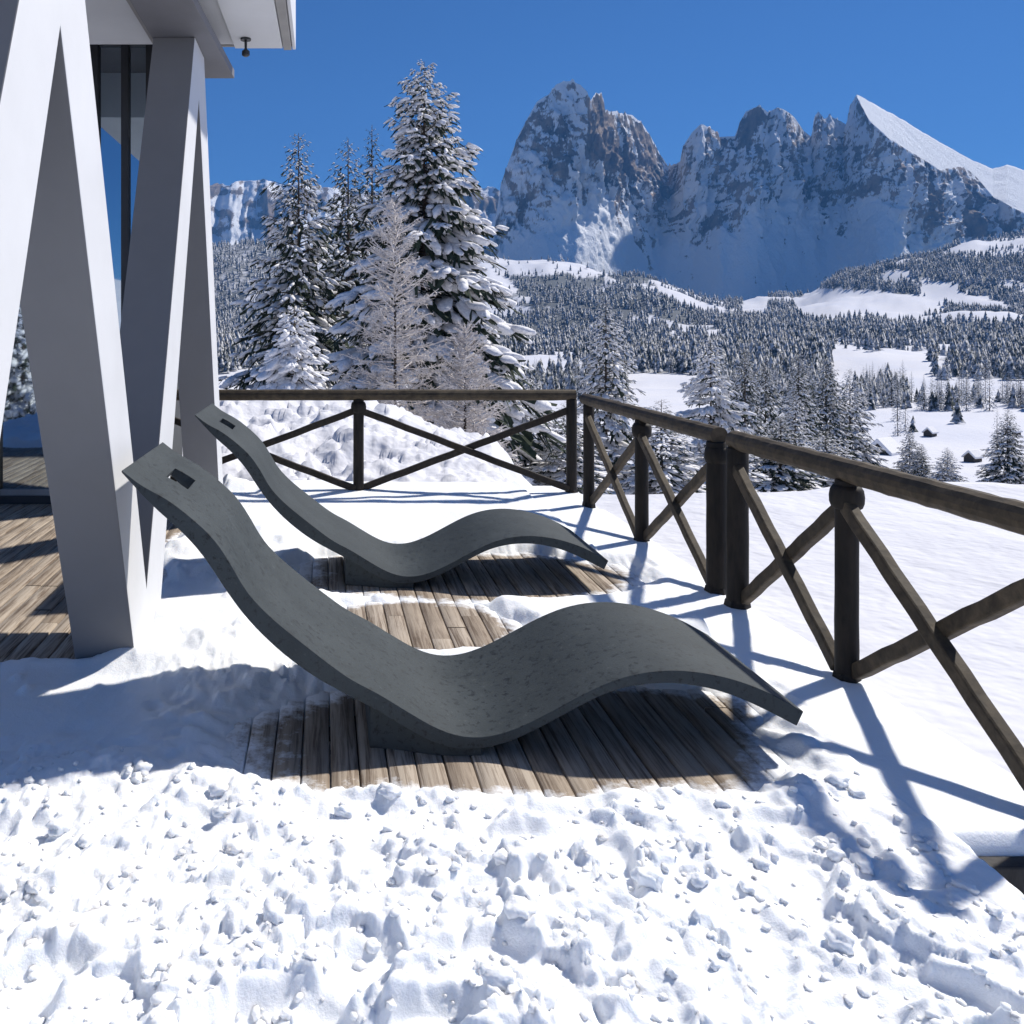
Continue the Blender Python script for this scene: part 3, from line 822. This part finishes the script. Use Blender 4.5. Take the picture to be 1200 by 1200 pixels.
def far_range():
    S = [(-500,230),(0,222),(200,222),(245,219),(255,214),(268,216),(276,211),(290,213),(302,211),(310,209),(322,214),(334,217),(345,213),(372,220),(400,222),(450,226),(520,229),(550,224),(565,219),(578,219),(588,226),(620,245),(700,260),(800,270)]
    cols = np.concatenate([np.arange(-500, 220, 12), np.arange(220, 630, 1.6), np.arange(632, 800, 10)])
    nT = 120; sy = np.interp(cols, *zip(*S)); dr = 4600 + 250 * fbm(cols / 40, cols * 0 + 1.3, octv=3, seed=90); zr = gz(sy, dr)
    tt = np.linspace(0, 1, nT)[:, None]
    u = np.clip(tt / .85, 0, 1); w_ = np.clip((tt - .85) / .15, 0, 1)
    z = 80 + (zr - 80) * (.6 * u ** 1.2 + .4 * sstep(.45, .95, u)); d = 3400 + (dr - 3400) * (1 - (1 - u) ** 1.15)
    z = z - w_ * zr * .9; d = d + w_ * 900
    px = np.broadcast_to(cols, z.shape); x = gx(px, d)
    fade = np.sin(np.pi * u) ** .6 * (w_ <= 0)
    rock = .22 + 1.0 * (ridged(x / 75 + z / 300, z / 110, octv=4, seed=191) - .45) + .6 * fbm(x / 130, z / 60, octv=4, seed=192) + .30 * (u > .55)
    d = d - fade * (260 * (ridged(x / 230, z / 900, octv=3, seed=91) - .5) + 120 * (ridged(x / 90, z / 300, octv=4, seed=92) - .5) + 30 * fbm(x / 40, z / 40, octv=3, seed=93))
    z = z + np.exp(-((tt - .85) / .04) ** 2) * 14 * fbm(x / 45, d / 90, octv=4, seed=94)
    return np.stack([x, d, z], -1).reshape(-1, 3), grid_faces(nT, len(cols)), np.broadcast_to(rock, z.shape).ravel()
rv, rf_, rr_ = far_range()
tag(link('far_hills', mesh_np('far_hills', rv, [rf_], [M['farm']], True, attrs={'rock': rr_})), kind='structure')

# ------------------------------------------------------------------ trees
def nrm(v): return v / (np.linalg.norm(v, axis=-1, keepdims=True) + 1e-9)

def blobs(tmpl, P, Dr, S, jit=.18, seed=0):
    """copies of a lump template: centres P, long axis Dr, sizes S (n,3)"""
    r = np.random.default_rng(seed)
    v, f = tmpl; n = len(P)
    t = nrm(Dr); up = np.array([0, 0, 1.0])
    s = nrm(np.cross(t, up) + 1e-6); q = np.cross(s, t)
    loc = v[None] * (1 + r.uniform(-jit, jit, (n, len(v), 1))) * S[:, None, :]
    W = P[:, None] + loc[..., 0:1] * t[:, None] + loc[..., 1:2] * s[:, None] + loc[..., 2:3] * q[:, None]
    F_ = f[None] + (np.arange(n) * len(v))[:, None, None]
    return W.reshape(-1, 3), F_.reshape(-1, 3)

def spruce(seed, Ht, Rd, nbr=150, nt=9, tmpl=ICO1, psnow=.8, droop=.35, lump=1.0, needles=3, shape=.85, lean=0.0):
    r = np.random.default_rng(seed)
    bp, bd, bl, bs = [], [], [], []
    G = []; GF = []
    limbs = []
    for i in range(nbr):
        u = (i + r.random()) / nbr
        u = u ** .92
        h = Ht * (.045 + .945 * u)
        L = Rd * (1 - u) ** shape * r.uniform(.62, 1.13) + .055 * Rd + .06
        az = i * 2.39996 + r.uniform(-.5, .5)
        ca, sa = math.cos(az), math.sin(az)
        k0 = math.tan(R(-8 + 42 * u + r.uniform(-7, 7)))
        dr_ = droop * (1.25 - .9 * u) * r.uniform(.7, 1.3)
        s = np.linspace(0, 1, 7)
        zz_ = h + L * (k0 * s - dr_ * s ** 1.7 + .12 * s ** 4)
        limb = np.stack([ca * s * L, sa * s * L, zz_], -1)
        limbs.append((limb, max(.012, .018 * L)))
        n_t = max(3, int(nt * (.35 + .65 * (1 - u))))
        for k in range(n_t):
            sk = .16 + .84 * (k + r.random()) / n_t
            p = np.array([np.interp(sk, s, limb[:, c]) for c in range(3)])
            side = 1 if k % 2 else -1
            ta = az + side * r.uniform(.35, 1.15) * (1 - .55 * sk)
            tl = (.40 * L * (1 - .5 * sk) + .07 * Rd * (1.05 - u)) * r.uniform(.65, 1.2)
            td = np.array([math.cos(ta), math.sin(ta), -r.uniform(.15, .65)])
            td /= np.linalg.norm(td)
            bp.append(p); bd.append(td); bl.append(tl)
    bp, bd, bl = np.array(bp), np.array(bd), np.array(bl)
    n = len(bp)
    # needle sprays: drooping narrow triangles along each twig
    gv, gf = [], []
    for m_ in range(needles):
        t0 = r.uniform(0, .5, (n, 1)); t1 = t0 + r.uniform(.4, .8, (n, 1))
        jit = r.normal(0, .22, (n, 3)); jit[:, 2] -= .28
        a = bp + bd * bl[:, None] * t0; c = bp + (bd + jit) * bl[:, None] * t1
        sd = nrm(np.cross(bd, np.array([0, 0, 1.0]))) * bl[:, None] * r.uniform(.10, .20, (n, 1)); sd[:, 2] -= bl * r.uniform(-.05, .18, n)
        base = len(gv) * 4 * n if False else None
        gv.append(np.stack([a - sd * .5, a + sd * .6, c + sd * .35, c - sd * .25], 1).reshape(-1, 3))
    gv = np.concatenate(gv); gf = np.arange(len(gv)).reshape(-1, 4)
    # snow on the twigs
    m = r.random(n) < psnow
    sp = bp[m] + bd[m] * bl[m][:, None] * r.uniform(.35, .7, (m.sum(), 1)); sp[:, 2] += bl[m] * .05 + .01 * Ht / 20
    sz = np.stack([bl[m] * r.uniform(.34, .62, m.sum()), bl[m] * r.uniform(.14, .27, m.sum()), bl[m] * r.uniform(.08, .17, m.sum())], -1) * lump
    sv_, sf_ = blobs(tmpl, sp, bd[m], sz, .2, seed + 1)
    # extra smaller dabs
    m2 = r.random(n) < psnow * .6
    sp2 = bp[m2] + bd[m2] * bl[m2][:, None] * r.uniform(.6, 1.05, (m2.sum(), 1)) + r.normal(0, .05, (m2.sum(), 3)) * bl[m2][:, None]
    sz2 = np.stack([bl[m2] * r.uniform(.12, .26, m2.sum())] + [bl[m2] * r.uniform(.07, .14, m2.sum())] * 2, -1) * lump
    s2v, s2f = blobs(ICO1, sp2, bd[m2], sz2, .25, seed + 2)
    snow_v = np.concatenate([sv_, s2v]); snow_f = np.concatenate([sf_, s2f + len(sv_)])
    # trunk and limbs
    tb = MB()
    tb.tube([(lean * z * .0, 0, z) for z in np.linspace(-.4, Ht, 8)], [max(.012, (.013 * Ht) * (1 - z / Ht) + .006) for z in np.linspace(-.4 if False else 0, Ht, 8)], 8)
    if nbr >= 90:
        for limb, rad in limbs: tb.tube([tuple(q) for q in limb[::2]], [rad, rad * .7, rad * .45, rad * .2], 4, caps=False)
    return tb, (gv, gf), (snow_v, snow_f)

def build_tree(name, label, loc, data, cat='tree', group=None, rz=0.0, snow_mat='tsnow'):
    tb, (gv, gf), (sv_, sf_) = data
    root = empty(name, loc, label, cat, group, rz)
    tb.build('trunk', M['bark'], root, smooth=True)
    link('crown', mesh_np('crown', gv, [gf], [M['needle']], False), root)
    link('snow_load', mesh_np('snow_load', sv_, [sf_], [M[snow_mat]], True), root)
    return root

def tree_spot(px, d): 
    return gx(px, d), d, float(terrain(np.array([px]), np.array([d]))[0])

def hero(name, label, px, top, d, half, seed, group=None, src=None, **kw):
    x, y, z = tree_spot(px, d)
    Ht = gz(top, d) - z; Rd = half * d / F
    if src is not None:
        o = copy_tree(src); o.location = (x, y, z - .3); o.rotation_euler[2] = seed * 1.7
        o.scale = (Rd / src['rd'], Rd / src['rd'], (Ht + .3) / src['ht'])
        tag(o, label, 'tree', group); return o
    o = build_tree(name, label, (x, y, z - .3), spruce(seed, Ht + .3, Rd, **kw), group=group, rz=seed)
    o['rd'] = Rd; o['ht'] = Ht + .3
    return o

GN = 'snowy conifers just below the terrace'
t1 = hero('spruce_tree', 'tallest snow laden spruce, bright and broad, highest against the sky', 497, 72, 40, 140, 1, GN, nbr=280, nt=18, tmpl=ICO2, psnow=.96, droop=.62, lump=1.08, needles=4, shape=.76)
t2 = hero('spruce_tree', 'slim dark spruce at the left end of the tall group, beside the white column', 350, 156, 46, 104, 2, GN, nbr=200, nt=12, psnow=.8, droop=.45, lump=1.0, needles=4, shape=.80)
t3 = hero('spruce_tree', 'dark spruce with little snow between the slim left one and the tallest', 408, 162, 50, 104, 3, GN, nbr=190, nt=12, psnow=.65, droop=.45, lump=1.0, needles=4)
t4 = hero('spruce_tree', 'thin pointed dark spruce tip rising right against the left side of the tallest spruce', 436, 146, 53, 84, 4, GN, nbr=170, nt=11, psnow=.5, droop=.42, lump=.85, needles=5)
t5 = hero('fir_tree', 'small rounded fir thickly caked in white snow, just above the back rail near the column', 345, 360, 27, 62, 5, GN, nbr=110, nt=10, tmpl=ICO2, psnow=1.0, droop=.5, lump=1.9, needles=2, shape=.62)
t6 = hero('fir_tree', 'solitary snow covered fir standing behind the corner of the two fences', 710, 351, 62, 62, 6, GN, nbr=170, nt=10, psnow=.92, droop=.5, lump=1.25, shape=.75)
t7 = hero('fir_tree', 'very white plump fir behind the far half of the side fence', 833, 396, 72, 58, 7, GN, nbr=150, nt=10, psnow=.98, droop=.5, lump=1.5, shape=.72)
hero('spruce_tree', 'narrow dark spruce directly right of the very white plump fir', 873, 402, 92, 39, 8, GN, src=t2)
hero('spruce_tree', 'narrow greyer spruce, second one right of the very white plump fir', 897, 418, 96, 36, 9, GN, src=t3)
hero('spruce_tree', 'left spruce of the dark clump standing on the open valley snow', 936, 410, 112, 44, 10, GN, src=t3)
hero('spruce_tree', 'middle spruce of the dark clump standing on the open valley snow', 968, 418, 118, 44, 11, GN, src=t2)
hero('spruce_tree', 'right spruce of the dark clump standing on the open valley snow', 996, 432, 122, 39, 12, GN, src=t6)
hero('spruce_tree', 'small pointed spruce in front of the dark valley clump', 932, 458, 100, 31, 13, GN, src=t6)
hero('spruce_tree', 'little dark spruce above the near rail at the right edge of the photo', 1181, 478, 112, 31, 14, GN, src=t3)
hero('spruce_tree', 'small snowy spruce beside the buried barn roof, just above the near rail', 1066, 500, 118, 21, 15, GN, src=t6)
hero('spruce_tree', 'small dark spruce poking over the near rail, right of the buried barn roof', 1080, 520, 112, 20, 16, GN, src=t2)
hero('spruce_tree', 'small snowy spruce poking over the near rail, below the two tiny huts', 1110, 524, 108, 23, 17, GN, src=t6)
hero('fir_tree', 'snowy fir seen through the braces, right below the tallest spruce', 622, 440, 44, 60, 18, GN, src=t7)
hero('fir_tree', 'drooping snowy fir filling the last bay of the back fence', 664, 470, 40, 68, 19, GN, src=t6)
hero('fir_tree', 'low snowy fir seen through the far braces of the side fence', 775, 468, 56, 68, 20, GN, src=t6)
hero('fir_tree', 'low white fir seen through the double post of the side fence', 848, 500, 60, 57, 21, GN, src=t7)
hero('fir_tree', 'dark low spruce seen below the rail right of the double post', 915, 488, 66, 60, 22, GN, src=t3)
hero('fir_tree', 'snowy low spruce below the rail at the knobbed near post', 968, 505, 74, 52, 23, GN, src=t6)

for (x_, y_, sc_), lb_ in zip([(-13.2, -29, .62), (-16.6, -33, .8), (-20.5, -30, .7)],
        ['spruce mirrored nearest the column in the dark lower glass', 'tallest spruce mirrored in the dark lower glass', 'spruce mirrored at the outer edge of the dark lower glass']):
    q_ = copy_tree(t6); q_.location = (x_, y_, -9); q_.scale = (sc_ * 1.2, sc_ * 1.2, sc_ * 1.15); q_.rotation_euler[2] = x_
    tag(q_, lb_, 'tree', 'spruces mirrored in the glass')

# bare larch covered with frost, in front of the tallest spruce
def larch(seed, Ht, Rd):
    r = np.random.default_rng(seed)
    segs = []
    def add(a, b, r0, r1): segs.append((a, b, r0, r1))
    nb = 200
    for i in range(nb):
        u = ((i + r.random()) / nb) ** .9
        h = Ht * (.06 + .92 * u); L = Rd * (1 - u) ** .62 * r.uniform(.55, 1.15) + .12
        az = i * 2.39996 + r.uniform(-.4, .4)
        k0 = math.tan(R(-6 + 45 * u + r.uniform(-10, 14)))
        s = np.linspace(0, 1, 6)
        pts = np.stack([np.cos(az + .15 * s) * s * L, np.sin(az + .15 * s) * s * L, h + L * (k0 * s - .22 * s ** 1.5 + .22 * s ** 3)], -1)
        for q in range(5): add(pts[q], pts[q + 1], .022 * (1 - q / 6) + .006, .022 * (1 - (q + 1) / 6) + .006)
        nt_ = int(16 * (.4 + .6 * (1 - u)))
        for k in range(nt_):
            sk = .18 + .82 * r.random(); p = np.array([np.interp(sk, s, pts[:, c]) for c in range(3)])
            ta = az + r.choice([-1, 1]) * r.uniform(.3, 1.3)
            tl = (.32 * L * (1 - .5 * sk) + .06) * r.uniform(.5, 1.3)
            e = p + tl * np.array([math.cos(ta), math.sin(ta), r.uniform(-.35, .45)])
            add(p, e, .012, .006)
            for _ in range(3):
                tk = r.uniform(.3, .95); p2 = p + (e - p) * tk
                e2 = p2 + tl * .45 * nrm(r.normal(0, 1, 3) + (e - p) / tl) 
                add(p2, e2, .009, .005)
    a = np.array([q[0] for q in segs]); b_ = np.array([q[1] for q in segs]); r0 = np.array([q[2] for q in segs]); r1 = np.array([q[3] for q in segs])
    t = nrm(b_ - a); s_ = nrm(np.cross(t, np.array([.13, .07, 1.0]))); q_ = np.cross(s_, t)
    V = []
    for c, rad in ((a, r0), (b_, r1)):
        for k in range(3):
            an_ = 2 * math.pi * k / 3 + .5
            V.append(c + (s_ * math.cos(an_) + q_ * math.sin(an_)) * rad[:, None] * 1.5)
    n = len(a); V = np.stack(V, 1).reshape(-1, 3)
    o6 = (np.arange(n) * 6)[:, None]
    Fq = np.concatenate([o6 + np.array([[0, 1, 4, 3]]), o6 + np.array([[1, 2, 5, 4]]), o6 + np.array([[2, 0, 3, 5]])])
    return V, Fq
def add_larch(label, px, top, d, half, seed):
    x, y, z = tree_spot(px, d); Ht = gz(top, d) - z; Rd = half * d / F
    lr = empty('larch_tree', (x, y, z - .2), label, 'tree', GN)
    lv, lf = larch(seed, Ht + .2, Rd)
    link('twigs', mesh_np('twigs', lv, [lf], [M['frost']], False), lr)
    b = MB(); b.tube([(0, 0, q) for q in np.linspace(0, Ht, 7)], [.085 * (1 - q) + .012 for q in np.linspace(0, 1, 7)], 8); b.build('trunk', M['bark'], lr, smooth=True)
add_larch('bare frosted larch with fine pale twigs in front of the tallest spruce', 463, 232, 33, 88, 31)
add_larch('low frosted bush of fine twigs at the foot of the tallest spruce', 545, 380, 31, 62, 32)

# valley forest: the largest trees one by one, the rest as one mass
CLEAR_POLY = [[(925,352),(960,338),(1040,342),(1115,362),(1060,377),(940,374)]]
def in_poly(px, py, poly):
    c = np.zeros(px.shape, bool); n = len(poly)
    for i in range(n):
        x0, y0 = poly[i]; x1, y1 = poly[(i + 1) % n]
        cond = ((y0 > py) != (y1 > py)) & (px < (x1 - x0) * (py - y0) / (y1 - y0 + 1e-9) + x0)
        c ^= cond
    return c
def box(px, py, a, b_, c, d): return (px > a) & (px < b_) & (py > c) & (py < d)
def density(px, py, d, x):
    n = fbm(x / 75, d / 120, octv=4, seed=100) * 1.25
    D = np.zeros(px.shape)
    D = np.where((px < 870) & (py > 318) & (py < 470), sstep(-.30, .0, n), D)
    D = np.where((px >= 850) & (px < 975) & (py > 372) & (py < 480), .9, D)
    D = np.where((px >= 870) & (py > 376) & (py < 398), .85, D)
    D = np.where((px >= 1090) & (py >= 398) & (py < 446), .8 * (n > -.12), D)
    D = np.where(box(px, py, 1045, 1290, 470, 482), .75 * (n > -.2), D)
    D = np.where(box(px, py, 1000, 1060, 455, 480), .7, D)
    D = np.where(box(px, py, 975, 1090, 398, 412), .25, D)
    D = np.where((px >= 900) & (d > 1150) & (py < 374), sstep(-.45, -.1, n), D)
    D = np.where(box(px, py, 735, 835, 440, 474), 0.0, D)
    D = np.where((px > 575) & (px < 720) & (py < 322), .12, D)
    D = np.where((px > 1125) & (py < 300), .25 * (n > 0), D)
    D = np.where((px < 340) & (py < 345), .7, D)  # upper left slope: forest added so its dark tone stands in for hillside shade
    D = np.where((py >= 482) & (px > 900), .02, D)
    D = np.where(in_poly(px, py, CLEAR_POLY[0]), .0, D)
    return D
pyv = VY - (Z_T - H) / DD * F
wood_and_darkening = np.clip(density(PX, pyv, DD, Xw), 0, 1) * sstep(260, 700, DD)
wood_and_darkening = np.where(DD > 1870, 1.0, wood_and_darkening) * (1 - .75 * (in_poly(PX, pyv, CLEAR_POLY[0]) & (DD < 1800)))  # unseen ground past the crest darkened to cut light bounced onto the mountains
tag(link('hills', mesh_np('hills', tv, [tf], [M['hill']], True, attrs={'wood_and_darkening': wood_and_darkening.ravel()})), kind='structure')
r = np.random.default_rng(11)
NC = 110000
cpx = r.uniform(150, 1500, NC); cd = np.exp(r.uniform(math.log(170), math.log(1950), NC))
cpx = np.concatenate([cpx, r.uniform(860, 1500, 26000)]); cd = np.concatenate([cd, r.uniform(1150, 1900, 26000)]); NC = len(cpx)
acc = r.random(NC) < np.clip((cd / 1100) ** 1.15, .10, 1.0)
cpx, cd = cpx[acc], cd[acc]
cz = terrain(cpx, cd); cpy = VY - (cz - H) / cd * F; cxw = gx(cpx, cd)
ok = r.random(len(cpx)) < density(cpx, cpy, cd, cxw) * np.where(cpx < 580, 1.0, .62)
cpx, cd, cz, cxw, cpy = cpx[ok], cd[ok], cz[ok], cxw[ok], cpy[ok]
ht = (6.5 + 10 * r.random(len(cpx)) ** 1.3) * np.where(cd < 420, .8, 1.0)
size = ht / cd * ((cpx > 240) & (cpx < 1205))
order = np.argsort(-size)
NI = 250
# mid-size tree meshes shared by the individuals
proto = []
for k in range(5):
    tb, (gv, gf), (sv_, sf_) = spruce(200 + k, 1.0 * 12, 12 * (.17 + .02 * (k % 3)), nbr=70, nt=5, tmpl=ICO1, psnow=(.6, .8, .95, .7, .85)[k], droop=.4, lump=1.15, needles=3)
    me_t = bpy.data.meshes.new('t'); tb.bm.to_mesh(me_t); tb.bm.free()
    tvv = np.array([v.co[:] for v in me_t.vertices]); tff = [list(p.vertices) for p in me_t.polygons if len(p.vertices) == 4]; bpy.data.meshes.remove(me_t)
    nvs = np.concatenate([gv, sv_, tvv])
    mi = np.concatenate([np.zeros(len(gf)), np.ones(len(sf_)), np.full(len(tff), 2)]).astype(int)
    proto.append(mesh_np('valley_spruce', nvs, [gf, sf_ + len(gv), np.array(tff) + len(gv) + len(sv_)], [M['needle'], M['tsnow'], M['bark']], mi == 1, mi))
for n_, i in enumerate(order[:NI]):
    o = link('valley_spruce', proto[n_ % 5])
    o.location = (cxw[i], cd[i], cz[i] - .3); s_ = ht[i] / 12
    o.scale = (s_ * r.uniform(.85, 1.15), s_ * r.uniform(.85, 1.15), s_); o.rotation_euler[2] = r.uniform(0, 6.28)
    tag(o, 'small snow dusted spruce of the forest on the valley floor far below the terrace', 'tree', 'spruces of the distant valley forest')
# the rest
rest = order[NI:]
def small_tree(seed):
    r2 = np.random.default_rng(seed); V, Fc = [], []; n = 0
    for z0, z1, rad in ((.10, .50, .20), (.32, .74, .15), (.58, 1.0, .095)):
        k = 8
        a = np.arange(k) * 2 * math.pi / k + r2.random()
        rr_ = rad * np.where(np.arange(k) % 2, .6, 1.1) * r2.uniform(.8, 1.2, k)
        V.append(np.stack([np.cos(a) * rr_, np.sin(a) * rr_, z0 + r2.uniform(-.04, .03, k)], -1)); V.append(np.array([[0, 0, z1]]))
        Fc += [[n + q, n + (q + 1) % k, n + k] for q in range(k)]; n += k + 1
    return np.concatenate(V), np.array(Fc)
tm = [small_tree(q) for q in range(6)]
V, T = [], []; n = 0
for q in range(6):
    idx = rest[q::6]
    v, f = tm[q]
    an_ = r.uniform(0, 6.28, len(idx)); ca, sa = np.cos(an_)[:, None], np.sin(an_)[:, None]
    hh = ht[idx][:, None] * r.uniform(.75, 1.1, (len(idx), 1)); wd = hh * r.uniform(.9, 1.35, (len(idx), 1))
    W = np.stack([(v[None, :, 0] * ca - v[None, :, 1] * sa) * wd + cxw[idx][:, None], (v[None, :, 0] * sa + v[None, :, 1] * ca) * wd + cd[idx][:, None], v[None, :, 2] * hh + cz[idx][:, None] - .6], -1).reshape(-1, 3)
    V.append(W); T.append((f[None] + (np.arange(len(idx)) * len(v))[:, None, None]).reshape(-1, 3) + n); n += len(W)
print('forest trees', len(rest), 'indiv', NI)
tag(link('forest', mesh_np('forest', np.concatenate(V), [np.concatenate(T)], [M['forest']], False)), kind='stuff')

# huts half buried in snow on the valley floor
def hut(label, px, py, wpx, seed, ang):
    d = np.linspace(120, 420, 1200); yy = VY - (terrain(np.full(1200, px), d) - H) / d * F
    k = int(np.argmin(np.abs(yy - (py + 4)))); dd = d[k]
    x, y, z = tree_spot(px, dd); W = wpx * dd / F
    root = empty('hay_hut', (x, y, z - (W * .34 if seed == 4 else W * .06)), label, 'hut', 'small huts in the valley', ang)
    a, c, h = W * .5, W * .38, W * .34
    b = MB(); b.box(-a * .86, a * .86, -c * .8, c * .8, -.5, h); b.prism([(-a * .86, -c * .8, h), (-a * .86, c * .8, h), (-a * .86, 0, h + .33 * W)], (a * 1.72, 0, 0)); b.build('wall', M['hut'], root)
    b = MB(); b.prism([(-a, -c * 1.1, h * .86), (-a, 0, h + .36 * W), (-a, c * 1.1, h * .86), (-a, c * 1.15, h * .86 + .12 * W), (-a, 0, h + .52 * W), (-a, -c * 1.15, h * .86 + .12 * W)], (2 * a, 0, 0)); b.build('snowy_roof', M['tsnow'], root, .15)
hut('small dark hut on the valley snow at the right edge', 1187, 506, 15, 1, .3)
hut('tiny hut alone on the open valley snow, left of the other huts', 1090, 507, 14, 2, .5)
hut('dark hut with a white roof just above the near rail at the right', 1140, 537, 18, 3, .4)
hut('barn buried in snow up to its broad white roof, behind the near rail', 1036, 527, 36, 4, .6)

# thin blue mountain air between here and the peaks
b = MB(); b.box(-5200, 5200, -5200, 6200, -140, 1600)
hz_ = b.build('haze', M['snow']); tag(hz_, kind='stuff')
hm = bpy.data.materials.new('mountain_air'); hm.use_nodes = True; hn = hm.node_tree
hn.nodes.remove(hn.nodes['Principled BSDF'])
pvn = hn.nodes.new('ShaderNodeVolumePrincipled'); pvn.inputs['Color'].default_value = (.14, .42, 1, 1); pvn.inputs['Density'].default_value = HAZE
hn.links.new(pvn.outputs[0], hn.nodes['Material Output'].inputs['Volume'])
hz_.data.materials.clear(); hz_.data.materials.append(hm)
